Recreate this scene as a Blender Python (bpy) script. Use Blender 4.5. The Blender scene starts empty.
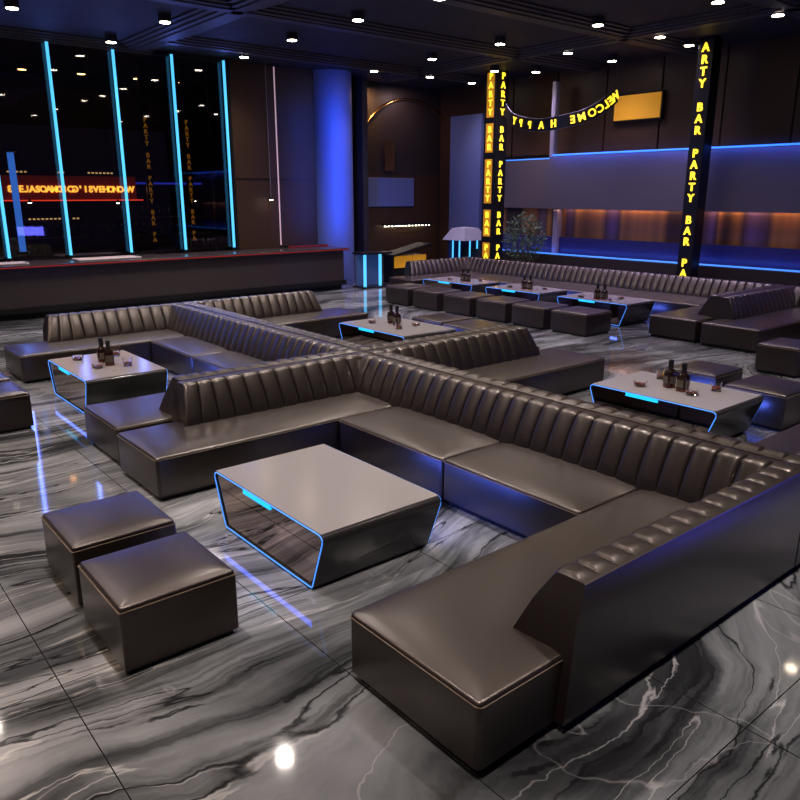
import bpy, bmesh, math, random
from mathutils import Vector, Matrix
random.seed(7)
S = bpy.context.scene
COL = S.collection
PI = math.pi

# ------------------------------------------------------------------ materials
def new_mat(name):
    m = bpy.data.materials.new(name); m.use_nodes = True
    return m, m.node_tree, m.node_tree.nodes['Principled BSDF']
def pmat(name, col, rough=.5, metal=0., spec=.5, coat=0., coatr=.1, bump=0., bscale=60., emis=None, es=0., trans=0., ior=1.45, alpha=1., aniso=0.):
    m, nt, p = new_mat(name)
    p.inputs['Base Color'].default_value = (*col, 1)
    p.inputs['Roughness'].default_value = rough
    p.inputs['Metallic'].default_value = metal
    p.inputs['Specular IOR Level'].default_value = spec
    p.inputs['Coat Weight'].default_value = coat
    p.inputs['Coat Roughness'].default_value = coatr
    p.inputs['Transmission Weight'].default_value = trans
    p.inputs['IOR'].default_value = ior
    if emis:
        p.inputs['Emission Color'].default_value = (*emis, 1); p.inputs['Emission Strength'].default_value = es
    tc = nt.nodes.new('ShaderNodeTexCoord')
    n = nt.nodes.new('ShaderNodeTexNoise'); n.inputs['Scale'].default_value = bscale; n.inputs['Detail'].default_value = 3
    nt.links.new(tc.outputs['Object'], n.inputs['Vector'])
    if bump:
        b = nt.nodes.new('ShaderNodeBump'); b.inputs['Strength'].default_value = bump; b.inputs['Distance'].default_value = .01
        nt.links.new(n.outputs['Fac'], b.inputs['Height']); nt.links.new(b.outputs[0], p.inputs['Normal'])
    if not emis:   # slight wear variation of the gloss
        mr = nt.nodes.new('ShaderNodeMapRange'); n2 = nt.nodes.new('ShaderNodeTexNoise'); n2.inputs['Scale'].default_value = 3
        nt.links.new(tc.outputs['Object'], n2.inputs['Vector']); nt.links.new(n2.outputs['Fac'], mr.inputs['Value'])
        mr.inputs['To Min'].default_value = rough*.88; mr.inputs['To Max'].default_value = min(1, rough*1.12)
        nt.links.new(mr.outputs[0], p.inputs['Roughness'])
    return m

M = {}
M['leather'] = pmat('dark_brown_leather', (.0125, .0086, .0076), .36, spec=1., bump=.03, bscale=220, coat=.5, coatr=.26)
M['leather'].node_tree.nodes['Principled BSDF'].inputs['Specular Tint'].default_value = (1., .84, .76, 1)
M['piping'] = pmat('bronze_piping', (.16, .12, .085), .35, spec=.6)
M['plinth'] = pmat('black_plinth', (.008, .008, .009), .5)
M['table'] = pmat('smoky_lacquer', (.27, .25, .255), .16, spec=.5)
M['tablebody'] = pmat('black_lacquer', (.03, .028, .03), .18, spec=.5)
M['mirror'] = pmat('bronze_mirror', (.42, .33, .28), .03, metal=1.)
M['cyan'] = pmat('cyan_led', (.02, .3, .6), emis=(.01, .55, 1.), es=1.1)
M['ledblue'] = pmat('blue_led', (.05, .2, .6), emis=(.06, .27, .95), es=1.1)
M['neon'] = pmat('neon_tube', (.05, .3, .6), emis=(.09, .56, 1.), es=1.1)
M['neondim'] = pmat('neon_tube_dim', (.05, .1, .5), emis=(.03, .05, .6), es=.8)
M['wallled'] = pmat('wall_led', (.05, .2, .6), emis=(.05, .24, .95), es=1.1)
M['yellow'] = pmat('yellow_led', (.8, .6, .05), emis=(1., .66, .03), es=1.6)
M['amber'] = pmat('amber_panel_glow', (.6, .3, .02), emis=(1., .42, .02), es=.26)
M['lamp'] = pmat('downlight_lens', (1, .9, .8), emis=(1., .82, .6), es=30)
M['warmlamp'] = pmat('warm_lens', (1, .7, .4), emis=(1., .45, .12), es=24)
M['lampring'] = pmat('lamp_ring', (.016, .014, .019), .6)
M['redsign'] = pmat('red_sign_back', (.2, .01, .005), emis=(.5, .04, .01), es=.13)
M['redled'] = pmat('red_trim_led', (.3, .01, .01), emis=(.8, .03, .02), es=.12)
M['redline'] = pmat('red_line_led', (.3, .01, .01), emis=(1., .06, .02), es=2.)
M['signtext'] = pmat('orange_led_text', (.9, .5, .05), emis=(1., .5, .05), es=3.)
M['ceil'] = pmat('ceiling_paint', (.016, .014, .019), .7)
M['mould'] = pmat('ceiling_moulding_paint', (.045, .038, .042), .5)
M['brownwall'] = pmat('brown_wall', (.05, .024, .011), .5)
M['darkwall'] = pmat('dark_wall', (.03, .022, .022), .5)
M['counter'] = pmat('counter_front', (.045, .034, .036), .3)
M['countertop'] = pmat('counter_top', (.05, .04, .042), .2)
M['bluecol'] = pmat('pillar_paint', (.12, .16, .35), .5)
M['bronze'] = pmat('bronze_trim', (.5, .28, .12), .25, metal=1.)
M['silver'] = pmat('pale_plaster', (.26, .24, .32), .5)
M['black'] = pmat('black_metal', (.012, .012, .014), .35, metal=.3)
M['glassbottle'] = pmat('dark_bottle_glass', (.015, .006, .004), .06, spec=.8)
M['cap'] = pmat('bottle_cap', (.01, .01, .01), .35)
M['label'] = pmat('bottle_label', (.10, .08, .06), .5)
M['liquor'] = pmat('amber_liquor', (.25, .05, .015), .1, trans=.6)
M['glass'] = pmat('clear_glass', (.95, .95, .97), .02, trans=1., ior=1.45)
M['leaf'] = pmat('leaf', (.07, .12, .06), .35, spec=.6)
M['stem'] = pmat('stem', (.08, .05, .03), .8)
M['pot'] = pmat('pot', (.03, .03, .03), .4)
M['tray'] = pmat('pale_tray', (.6, .5, .5), .4)
M['kioskroof'] = pmat('kiosk_roof', (.35, .35, .42), .5)
M['greyfab'] = pmat('grey_panel', (.11, .095, .115), .5)
M['navy'] = pmat('navy_gloss_panel', (.03, .03, .12), .3)
M['plate'] = pmat('tiny_led_plate', (.8, .6, .3), emis=(1., .6, .2), es=1.2)

def marble():
    m, nt, p = new_mat('grey_marble_tiles')
    N, L = nt.nodes, nt.links
    def nd(t, **k):
        n = N.new(t)
        for a, v in k.items(): n.inputs[a].default_value = v
        return n
    def mix(a, b, f, mode='MIX'):
        x = N.new('ShaderNodeMix'); x.data_type = 'RGBA'; x.blend_type = mode
        for s, v in ((6, a), (7, b), (0, f)):
            if hasattr(v, 'links'): L.new(v, x.inputs[s])
            else: x.inputs[s].default_value = v
        return x.outputs[2]
    def ramp(src, stops):
        r = N.new('ShaderNodeValToRGB'); e = r.color_ramp.elements
        while len(e) < len(stops): e.new(.5)
        for q, (pos, c) in zip(e, stops): q.position = pos; q.color = (c[0], c[1], c[2], 1) if isinstance(c, tuple) else (c, c, c, 1)
        L.new(src, r.inputs[0]); return r.outputs[0]
    tc = nd('ShaderNodeTexCoord')
    # large swirl warp
    w1 = nd('ShaderNodeTexNoise', Scale=.30, Detail=1.5, Roughness=.45); L.new(tc.outputs['Object'], w1.inputs['Vector'])
    sub = N.new('ShaderNodeVectorMath'); sub.operation = 'SUBTRACT'; L.new(w1.outputs['Color'], sub.inputs[0]); sub.inputs[1].default_value = (.5, .5, .5)
    sc = N.new('ShaderNodeVectorMath'); sc.operation = 'SCALE'; L.new(sub.outputs[0], sc.inputs[0]); sc.inputs['Scale'].default_value = 3.2
    ad = N.new('ShaderNodeVectorMath'); L.new(tc.outputs['Object'], ad.inputs[0]); L.new(sc.outputs[0], ad.inputs[1])
    w2 = nd('ShaderNodeTexNoise', Scale=2.2, Detail=4., Roughness=.6); L.new(ad.outputs[0], w2.inputs['Vector'])
    sb2 = N.new('ShaderNodeVectorMath'); sb2.operation = 'SUBTRACT'; L.new(w2.outputs['Color'], sb2.inputs[0]); sb2.inputs[1].default_value = (.5, .5, .5)
    sc2 = N.new('ShaderNodeVectorMath'); sc2.operation = 'SCALE'; L.new(sb2.outputs[0], sc2.inputs[0]); sc2.inputs['Scale'].default_value = .16
    ad2 = N.new('ShaderNodeVectorMath'); L.new(ad.outputs[0], ad2.inputs[0]); L.new(sc2.outputs[0], ad2.inputs[1])
    mp = nd('ShaderNodeMapping'); mp.inputs['Rotation'].default_value = (0, 0, .20); mp.inputs['Scale'].default_value = (.32, 2.6, 1); L.new(ad2.outputs[0], mp.inputs['Vector'])
    mf = nd('ShaderNodeMapping'); mf.inputs['Rotation'].default_value = (0, 0, .20); mf.inputs['Scale'].default_value = (.22, 5.5, 1); L.new(ad2.outputs[0], mf.inputs['Vector'])
    s1 = nd('ShaderNodeTexNoise', Scale=1.0, Detail=6., Roughness=.55); L.new(mp.outputs[0], s1.inputs['Vector'])
    s2 = nd('ShaderNodeTexNoise', Scale=1.5, Detail=7., Roughness=.65); L.new(mf.outputs[0], s2.inputs['Vector'])
    base = ramp(s1.outputs['Fac'], [(.30, (.03, .032, .036)), (.40, (.085, .09, .098)), (.48, (.195, .205, .22)), (.60, (.30, .31, .335)), (.74, (.43, .45, .48))])
    fine = ramp(s2.outputs['Fac'], [(.32, .12), (.42, .55), (.50, .9), (.62, 1.)])
    c = mix(base, fine, .85, 'MULTIPLY')
    # thin pale veins / black cracks following the flow
    v = nd('ShaderNodeTexNoise', Scale=.8, Detail=3., Roughness=.5); L.new(mf.outputs[0], v.inputs['Vector'])
    vein = ramp(v.outputs['Fac'], [(.522, 0.), (.530, .6), (.533, .6), (.541, 0.)])
    c = mix(c, (.58, .57, .58, 1), vein)
    k = nd('ShaderNodeTexNoise', Scale=1.1, Detail=3., Roughness=.5); L.new(mp.outputs[0], k.inputs['Vector'])
    crack = ramp(k.outputs['Fac'], [(.425, 0.), (.434, .9), (.440, .9), (.450, 0.)])
    c = mix(c, (.014, .014, .016, 1), crack)
    # isolated curly veins
    v2 = nd('ShaderNodeTexNoise', Scale=.75, Detail=4., Roughness=.5); L.new(ad2.outputs[0], v2.inputs['Vector'])
    vein2 = ramp(v2.outputs['Fac'], [(.605, 0.), (.608, .32), (.610, .32), (.614, 0.)])
    c = mix(c, (.55, .54, .55, 1), vein2)
    # dark cloudy areas
    d = nd('ShaderNodeTexNoise', Scale=.55, Detail=3.); L.new(ad.outputs[0], d.inputs['Vector'])
    dk = ramp(d.outputs['Fac'], [(.38, .30), (.56, 1.)])
    c = mix(c, dk, .8, 'MULTIPLY')
    # joints
    sep = nd('ShaderNodeSeparateXYZ'); L.new(tc.outputs['Object'], sep.inputs[0])
    def joint(out, off, pitch):
        a = N.new('ShaderNodeMath'); a.operation = 'SUBTRACT'; L.new(out, a.inputs[0]); a.inputs[1].default_value = off - 100*pitch
        b = N.new('ShaderNodeMath'); b.operation = 'MODULO'; L.new(a.outputs[0], b.inputs[0]); b.inputs[1].default_value = pitch
        e = N.new('ShaderNodeMath'); e.operation = 'LESS_THAN'; L.new(b.outputs[0], e.inputs[0]); e.inputs[1].default_value = .006
        return e.outputs[0]
    j1 = joint(sep.outputs[0], .80, 1.28); j2 = joint(sep.outputs[1], 1.325, 2.56)
    mx = N.new('ShaderNodeMath'); mx.operation = 'MAXIMUM'; L.new(j1, mx.inputs[0]); L.new(j2, mx.inputs[1])
    c = mix(c, (.01, .01, .01, 1), mx.outputs[0])
    L.new(c, p.inputs['Base Color'])
    p.inputs['Roughness'].default_value = .055; p.inputs['Specular IOR Level'].default_value = .5
    return m
M['floor'] = marble()

def panelwall():     # vertical bronze / violet metal panels of different finish
    m, nt, p = new_mat('bronze_violet_panels')
    N, L = nt.nodes, nt.links
    tc = N.new('ShaderNodeTexCoord'); sep = N.new('ShaderNodeSeparateXYZ'); L.new(tc.outputs['Object'], sep.inputs[0])
    w = N.new('ShaderNodeTexNoise'); w.noise_dimensions = '1D'; w.inputs['Scale'].default_value = .8; w.inputs['Detail'].default_value = 1.
    L.new(sep.outputs[1], w.inputs['W'])
    r = N.new('ShaderNodeValToRGB'); e = r.color_ramp.elements
    st = [(.30, (.05, .035, .04)), (.42, (.09, .05, .04)), (.50, (.42, .20, .08)), (.56, (.10, .06, .08)), (.64, (.20, .13, .30)), (.75, (.07, .04, .03))]
    while len(e) < len(st): e.new(.5)
    for q, (pos, c) in zip(e, st): q.position = pos; q.color = (*c, 1)
    L.new(w.outputs['Fac'], r.inputs[0]); L.new(r.outputs[0], p.inputs['Base Color'])
    p.inputs['Metallic'].default_value = .5; p.inputs['Roughness'].default_value = .38
    return m
M['panels'] = panelwall()

def tinted():
    m = bpy.data.materials.new('tinted_partition_glass'); m.use_nodes = True; nt = m.node_tree; N, L = nt.nodes, nt.links
    N.remove(N['Principled BSDF']); out = N['Material Output']
    t = N.new('ShaderNodeBsdfTransparent'); t.inputs[0].default_value = (.62, .60, .64, 1)
    g = N.new('ShaderNodeBsdfGlossy'); g.inputs['Roughness'].default_value = .02; g.inputs[0].default_value = (.9, .9, .95, 1)
    f = N.new('ShaderNodeFresnel'); f.inputs[0].default_value = 1.6
    x = N.new('ShaderNodeMixShader'); L.new(f.outputs[0], x.inputs[0]); L.new(t.outputs[0], x.inputs[1]); L.new(g.outputs[0], x.inputs[2]); L.new(x.outputs[0], out.inputs[0])
    return m
M['tint'] = tinted()

# ------------------------------------------------------------------ mesh helpers
def rrect(x0, x1, y0, y1, r, n=4):
    pts = []
    r = max(r, .0005)
    for cx, cy, a0 in ((x1-r, y1-r, 0), (x0+r, y1-r, PI/2), (x0+r, y0+r, PI), (x1-r, y0+r, 3*PI/2)):
        for i in range(n+1):
            a = a0 + PI/2*i/n
            pts.append((cx+r*math.cos(a), cy+r*math.sin(a)))
    return pts
def rings(bm, loops, closed_ends=True):
    """bridge consecutive loops of 3-D points"""
    vs = [[bm.verts.new(p) for p in lp] for lp in loops]
    n = len(vs[0])
    for a, b in zip(vs, vs[1:]):
        for i in range(n):
            bm.faces.new((a[i], a[(i+1) % n], b[(i+1) % n], b[i]))
    if closed_ends:
        bm.faces.new(vs[0][::-1]); bm.faces.new(vs[-1])
def cushion(bm, x0, x1, y0, y1, z0, z1, r=.03, rv=.03, crown=.0, rb=.0):
    """upholstered block: rounded vertical corners, rolled top edge, crowned top"""
    lps = []
    if rb:
        for i in range(4):
            a = PI/2*i/3
            d = rb*(1-math.sin(a)); lps.append((d, z0+rb*(1-math.cos(a))))
        
    else: lps.append((0, z0))
    for i in range(5):
        a = PI/2*i/4
        lps.append((r*(1-math.cos(a)), z1-r+r*math.sin(a)))
    w = min(x1-x0, y1-y0)/2
    for t, h in ((.05, .22), (.12, .42), (.22, .62), (.36, .80), (.55, .93), (.8, 1.)):
        lps.append((r+(w-r)*t, z1+crown*h))
    rings(bm, [[(x, y, z) for x, y in rrect(x0+d, x1-d, y0+d, y1-d, max(rv-d*.5, .004) if d <= r else min(.004+rv*.5+(d-r)*.75, w-d-.001))] for d, z in lps])
def box(bm, x0, x1, y0, y1, z0, z1, bev=0.):
    vs = [bm.verts.new((x, y, z)) for x in (x0, x1) for y in (y0, y1) for z in (z0, z1)]
    f = [(0, 1, 3, 2), (4, 6, 7, 5), (0, 4, 5, 1), (2, 3, 7, 6), (0, 2, 6, 4), (1, 5, 7, 3)]
    fs = [bm.faces.new([vs[i] for i in q]) for q in f]
    if bev:
        es = list({e for q in fs for e in q.edges})
        bmesh.ops.bevel(bm, geom=es, offset=bev, segments=2, affect='EDGES', profile=.5)
def tube(bm, pts, r, n=8, closed=False):
    P = [Vector(p) for p in pts]; loops = []
    for i, p in enumerate(P):
        if closed: d = P[(i+1) % len(P)] - P[i-1]
        else: d = P[min(i+1, len(P)-1)] - P[max(i-1, 0)]
        d.normalize()
        u = d.cross(Vector((0, 0, 1)))
        if u.length < .05: u = Vector((1, 0, 0)); u = (u - d*u.dot(d))
        u.normalize(); v = d.cross(u)
        loops.append([p+(u*math.cos(2*PI*k/n)+v*math.sin(2*PI*k/n))*r for k in range(n)])
    if closed: rings(bm, loops+[loops[0]], False)
    else: rings(bm, loops)
def lathe(bm, prof, cx=0, cy=0, n=16, sq=None):
    """prof: (radius, z); sq squares the section"""
    lps = []
    for r, z in prof:
        q = []
        for k in range(n):
            a = 2*PI*(k+.5)/n
            c, s = math.cos(a), math.sin(a)
            if sq: 
                e = sq; mm = (abs(c)**e+abs(s)**e)**(-1/e); q.append((cx+r*c*mm, cy+r*s*mm, z))
            else: q.append((cx+r*c, cy+r*s, z))
        lps.append(q)
    rings(bm, lps)
def obj(name, bm, mat, parent=None, smooth=None, label=None):
    """finish a bmesh as one mesh object; coordinates are world ones, shifted to the parent's origin"""
    if parent is not None:
        o0 = Vector((0, 0, 0)); q = parent
        while q is not None: o0 += q.location; q = q.parent
        bmesh.ops.translate(bm, verts=bm.verts, vec=-o0)
    bmesh.ops.remove_doubles(bm, verts=bm.verts, dist=1e-5)
    bmesh.ops.recalc_face_normals(bm, faces=bm.faces)
    me = bpy.data.meshes.new(name)
    if smooth is not None:
        for f in bm.faces: f.smooth = True
        for e in bm.edges:
            if len(e.link_faces) == 2 and e.calc_face_angle(0) > math.radians(smooth): e.smooth = False
    bm.to_mesh(me); bm.free()
    me.materials.append(M[mat])
    o = bpy.data.objects.new(name, me); COL.objects.link(o)
    if parent is not None: o.parent = parent
    if label: o['label'] = label
    return o
def tag(o, label, cat, group=None, kind=None):
    o['label'] = label; o['category'] = cat
    if group: o['group'] = group
    if kind: o['kind'] = kind
    return o
def thing(name, label, cat, loc=(0, 0, 0), group=None):
    o = bpy.data.objects.new(name, None); COL.objects.link(o); o.location = loc; o.empty_display_size = .1
    return tag(o, label, cat, group)
def struct(name, bm, mat, parent=None, smooth=None):
    o = obj(name, bm, mat, parent, smooth)
    if parent is None: o['kind'] = 'structure'
    return o
def dup(root, loc, label, group=None, cat=None):
    r = root.copy(); COL.objects.link(r); r.location = loc; r['label'] = label
    if group: r['group'] = group
    for ch in list(root.children):
        if ch.type == 'LIGHT': continue
        c = ch.copy(); COL.objects.link(c); c.parent = r
        for g in list(ch.children):
            d = g.copy(); COL.objects.link(d); d.parent = c
    return r
def B(): return bmesh.new()

# ------------------------------------------------------------------ camera (camera foot at the origin; X and Y follow the sofa rows)
az = math.radians(39.6); ph = math.atan(206/742.); H = 2.6
cam = bpy.data.cameras.new('camera'); co = bpy.data.objects.new('camera', cam); COL.objects.link(co)
cam.sensor_width = 36; cam.lens = 742/800*36; cam.clip_end = 100
fh = Vector((math.sin(az), math.cos(az), 0)); rt = Vector((math.cos(az), -math.sin(az), 0))
fw = fh*math.cos(ph)+Vector((0, 0, -math.sin(ph))); up = rt.cross(fw)
mt = Matrix((rt, up, -fw)).transposed().to_4x4(); mt.translation = (0, 0, H); co.matrix_world = mt
S.camera = co

# ------------------------------------------------------------------ sofas
CH = .182
def backrest(bm, p0, p1, nrm, rake0=0., rake1=0.):
    """channel-tufted backrest; p0->p1 run of its REAR plane (x, y), nrm = direction the sitter faces.
       rake: how far the free end leans in from seat level to the top"""
    p0 = Vector(p0); p1 = Vector(p1); nv = Vector(nrm); d = (p1-p0); Lg = d.length; d.normalize()
    # profile: (depth from rear plane, z, groove weight, outward normal)
    prof = [(.375, .05, 0, (1, 0)), (.375, .38, 0, (1, 0)), (.37, .42, 1, (1, .45)), (.335, .505, 1, (1, .45)), (.285, .625, 1, (1, .45)), (.225, .73, 1, (1, .45)), (.196, .778, 1, (1, .5)),
            (.184, .794, 1, (.8, 1)), (.165, .801, 1, (.2, 1)), (.115, .803, 1, (0, 1)), (.07, .803, .8, (0, 1)), (.055, .797, .1, (0, 1)), (.02, .797, 0, (0, 1)), (.006, .792, 0, (-.6, .6)), (0, .778, 0, (-1, 0)), (0, .6, 0, (-1, 0)), (0, .05, 0, (-1, 0))]
    nch = max(2, round(Lg/CH)); loops = []
    us = []
    for c in range(nch):
        for t in (0, .03, .08, .2, .5, .8, .92, .97): us.append(((c+t)/nch*Lg, t))
    us.append((Lg, 0))
    for u, t in us:
        g = 0.
        s = abs(2*t-1) if t else 1.
        g = s**12            # 1 in the groove, 0 at the crest
        puff = (1-s*s)
        if u < 1e-6 or u > Lg-1e-6: g = .35
        lp = []
        for dep, z, w, n in prof:
            k = w*(-.022*g + .010*puff)
            nl = math.hypot(*n); dd = dep+n[0]/nl*k; zz = z+n[1]/nl*k
            uu = u
            if rake0: uu += rake0*max(0, (zz-.42)/.38)*max(0, 1-u/.5)
            if rake1: uu -= rake1*max(0, (zz-.42)/.38)*max(0, 1-(Lg-u)/.5)
            q = p0+d*uu+nv*dd
            lp.append((q.x, q.y, zz))
        loops.append(lp)
    rings(bm, loops)

def piping(x0, x1, y0, y1, z, name, parent, r=.005, rv=.03, mat='piping'):
    bm = B(); tube(bm, [(x, y, z) for x, y in rrect(x0-.001, x1+.001, y0-.001, y1+.001, rv, 3)], r, 6, True)
    return obj(name, bm, mat, parent, 60)

def sofa(label, xt, xb, y0, y1, splits, group='channel-tufted leather sofas', near=True, far=True, nearx=None, farx=None, farcut=None, nd=1.02, fd=1.02, sd=1.10, bk=.55, ):
    """xt = x of the arm tips, xb = rear plane of the spine (xt < xb: opens to -X, else to +X)"""
    sg = 1 if xb > xt else -1
    root = thing('sectional_sofa', label, 'sofa', (xb, (y0+y1)/2, 0), group)
    nx = xt if nearx is None else nearx; fx = xt if farx is None else farx
    mx = lambda a, b: (min(a, b), max(a, b))
    sx0, sx1 = mx(xb-sg*sd, xb-sg*.05)
    ya = y0+(nd if near else 0); yb = y1-(fd if far else 0)
    def seat(a, b, c, d):
        bm = B(); cushion(bm, a+.006, b-.006, c+.006, d-.006, .05, .41, .024, .035, .022)
        s = obj('seat', bm, 'leather', root, 50)
        piping(a+.006, b-.006, c+.006, d-.006, .386, 'piping', s, .0035)
        bm = B(); box(bm, a+.05, b-.05, c+.05, d-.05, 0, .055); obj('plinth', bm, 'plinth', root)
    if near:
        a, b = mx(nx, xb-sg*.05); seat(a, b, y0+.05, y0+nd)
        a = nx+sg*bk; bm = B()
        backrest(bm, (a, y0), (xb, y0), (0, 1), .11, 0); obj('backrest', bm, 'leather', root, 40)
        c, e = mx(a+sg*.03, xb-sg*.03); bm = B(); box(bm, c, e, y0+.03, y0+.3, 0, .055); obj('plinth', bm, 'plinth', root)
    if far:
        a, b = mx(fx, xb-sg*.05); seat(a, b, y1-fd, y1-.05)
        a = fx+sg*bk; bm = B()
        backrest(bm, (a, y1), (xb, y1), (0, -1), .11, 0); obj('backrest', bm, 'leather', root, 40)
    cuts = [ya]+splits+[yb]
    for c, d in zip(cuts, cuts[1:]): seat(sx0, sx1, c, d)
    bm = B(); backrest(bm, (xb, y0+.03), (xb, y1-.03), (-sg, 0)); obj('backrest', bm, 'leather', root, 40)
    bm = B()
    a, b = mx(xb-sg*.36, xb-sg*.035); box(bm, a, b, y0+.03, y1-.03, 0, .055)
    obj('plinth', bm, 'plinth', root)
    return root

G = 'channel-tufted leather sofas'
sofa('large dark leather U-shaped sofa around the empty table in the foreground', 2.06, 5.195, 1.885, 6.965, [4.39][:1], nd=1.06, fd=1.02, farx=2.2)
sofa('dark leather U-shaped sofa around the bottle-topped table at the left, before the bar', 2.25, 5.195, 6.985, 12.28, [9.72], farx=2.38, nd=1.10, fd=1.05, sd=.95)
sofa('dark leather U-shaped sofa facing away, around the middle table', 8.55, 5.215, 6.985, 12.28, [9.6], bk=.62)
sofa('dark leather U-shaped sofa around the right-hand table behind the foreground sofa', 8.65, 5.215, 1.885, 6.965, [4.4], bk=.62)
sofa('long dark leather sofa along the back wall, behind the three tables in a row', 12.5, 15.85, 6.72, 16.0, [10.0, 12.5], farx=12.8, sd=1.5)
sofa('dark leather sofa at the right edge, back to back with the long sofa', 12.42, 15.85, 0.6, 6.70, [3.0], fd=1.1)

# ------------------------------------------------------------------ stools
def stool(label, x0, y0, sx=.70, sy=.70, h=.44, group='square leather stools'):
    root = thing('stool', label, 'stool', (x0+sx/2, y0+sy/2, 0), group)
    a, b, c, d = x0, x0+sx, y0, y0+sy
    bm = B(); cushion(bm, a, b, c, d, .04, h-.038, .006, .012, 0); obj('body', bm, 'leather', root, 50)
    bm = B(); box(bm, a+.03, b-.03, c+.03, d-.03, 0, .045); obj('plinth', bm, 'plinth', root)
    bm = B(); box(bm, a+.012, b-.012, c+.012, d-.012, h-.045, h-.022); obj('cushion_base', bm, 'plinth', root)
    bm = B(); cushion(bm, a+.004, b-.004, c+.004, d-.004, h-.030, h-.010, .016, .02, .026); cs = obj('seat_cushion', bm, 'leather', root, 50)
    piping(a, b, c, d, h-.040, 'piping', root, .0045, .012)
    return root
stool('square dark leather stool nearest the camera, left foreground', 1.10, 3.72, .70, .71)
stool('square dark leather stool just behind the nearest stool in the left foreground', 1.125, 4.63, .69, .71)
stool('violet-lit square stool cut by the left edge, nearer of the two there', 1.25, 8.95, .70, .74)
stool('square stool at the left edge, farther of the two there', 1.25, 9.80, .70, .74)
rowlab = ['leftmost of six before the far tables', 'second from left of six before the far tables', 'third from left of six before the far tables',
          'third from right of six before the far tables', 'second from right of six before the far tables', 'rightmost of six before the far tables']
for lab, y in zip(rowlab, (13.55, 12.52, 11.46, 10.42, 9.40, 8.38)):
    stool('dark square leather stool, '+lab, 11.45, y, .80, .84)
stool('violet-lit square stool behind the middle table, farther of the pair', 8.80, 9.50, .80, .80)
stool('blue-lit square stool behind the middle table, nearer of the pair', 8.72, 8.58, .80, .80)
stool('dark square stool behind the bottles of the right-hand table', 8.68, 4.38, .72, .66)
stool('blue-sided square stool at the right corner of the right-hand table', 8.40, 3.40, .80, .72)
stool('dark tall-sided square stool at the right edge, in front of the sofa there', 11.15, 4.42, .74, .62, .45)
stool('dark square stool cut by the right edge, just above the blue-sided one', 9.62, 3.05, .72, .66)

# ------------------------------------------------------------------ tables
TL = 5.
def table(label, x0, x1, y0, y1, h=.46, group='lacquered lounge tables with glowing blue outline'):
    root = thing('lounge_table', label, 'table', ((x0+x1)/2, (y0+y1)/2, 0), group)
    ins = .165
    def prof(e, z0=.012, n=5):      # outline in the YZ plane, shrunk by e
        pts = []
        hh = h-e; a = y0+e*1.1; b = y1-e*1.1; zz = z0+e
        yb0 = y0+ins+e*.8; yb1 = y1-ins-e*.8
        r = max(.055-e*.6, .012)
        def corner(P, A, C, r):     # round the corner P between neighbours A and C
            P = Vector(P); u = (Vector(A)-P).normalized(); v = (Vector(C)-P).normalized()
            ang = u.angle(v); t = r/math.tan(ang/2)
            s, q = P+u*t, P+v*t
            return [tuple((1-k)**2*s+2*k*(1-k)*P+k*k*q) for k in [i/n for i in range(n+1)]]
        C4 = [(a, hh), (b, hh), (yb1, zz), (yb0, zz)]
        for i in range(4): pts += corner(C4[i], C4[i-1], C4[(i+1) % 4], r if i < 2 else r*.6)
        return pts
    # body shell: solid with recessed front face
    bm = B()
    o = prof(0); i_ = prof(.022)
    L = [[(x0+.03, y, z) for y, z in i_], [(x0, y, z) for y, z in i_], [(x0, y, z) for y, z in o], [(x1, y, z) for y, z in o]]
    rings(bm, L)
    # the flat top is a separate lid below
    ob = obj('body', bm, 'tablebody', root, 35)
    bm = B(); rings(bm, [[(x, y, z) for x, y in rrect(x0+.002, x1-.002, y0+.045, y1-.045, .004, 1)] for z in (h-.02, h+.0025)])
    obj('table_top', bm, 'table', root)
    bm = B(); f = prof(.024); rings(bm, [[(x0+.024, y, z) for y, z in f], [(x0+.010, y, z) for y, z in f]]); obj('front_panel', bm, 'mirror', root, 30)
    bm = B(); lp = prof(.007)
    ctr = Vector((x0-.003, (y0+y1)/2, h/2)); tube(bm, [(x0-.002, y, z) for y, z in lp], .005, 6, True); obj('light_outline', bm, 'ledblue', root, 60)
    bm = B(); tube(bm, [(x1+.002, y, z) for y, z in lp], .0065, 6, True); obj('light_outline', bm, 'ledblue', root, 60)
    for sx, xx in ((-1, x0-.02), (1, x1+.02)):
        L = bpy.data.lights.new('led', 'AREA'); L.shape = 'RECTANGLE'; L.size = .05; L.size_y = (y1-y0)*.8; L.energy = TL*(.3 if sx < 0 else 1.3); L.color = (.08, .15, 1.)
        o = bpy.data.objects.new('led_light', L); COL.objects.link(o); o.parent = root; o.location = (xx-(x0+x1)/2, 0, .25); o.rotation_euler = (0, -sx*PI/2*1.0, 0)
    ym = y0+(y1-y0)*.56
    bm = B(); box(bm, x0-.006, x0+.012, ym-.20, ym+.20, h-.048, h-.004, .003); obj('light_tab', bm, 'cyan', root)
    return root
table('empty dark lacquered table in the foreground, inside the large sofa', 2.42, 3.46, 3.69, 5.29)
table('lacquered table with bottles and glasses at the left, near the violet-lit stools', 2.57, 3.57, 8.93, 10.54)
table('lacquered table in the middle, behind the crossing backrests', 7.30, 8.42, 8.70, 10.50)
table('lacquered table at the right, behind the foreground sofa', 7.10, 8.12, 3.50, 5.10)
table('leftmost of the three lacquered tables before the long back sofa', 12.95, 13.95, 12.88, 14.72)
table('middle of the three lacquered tables before the long back sofa', 12.95, 13.95, 10.76, 12.46)
table('rightmost of the three lacquered tables before the long back sofa', 12.95, 13.95, 8.50, 10.30)

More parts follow.
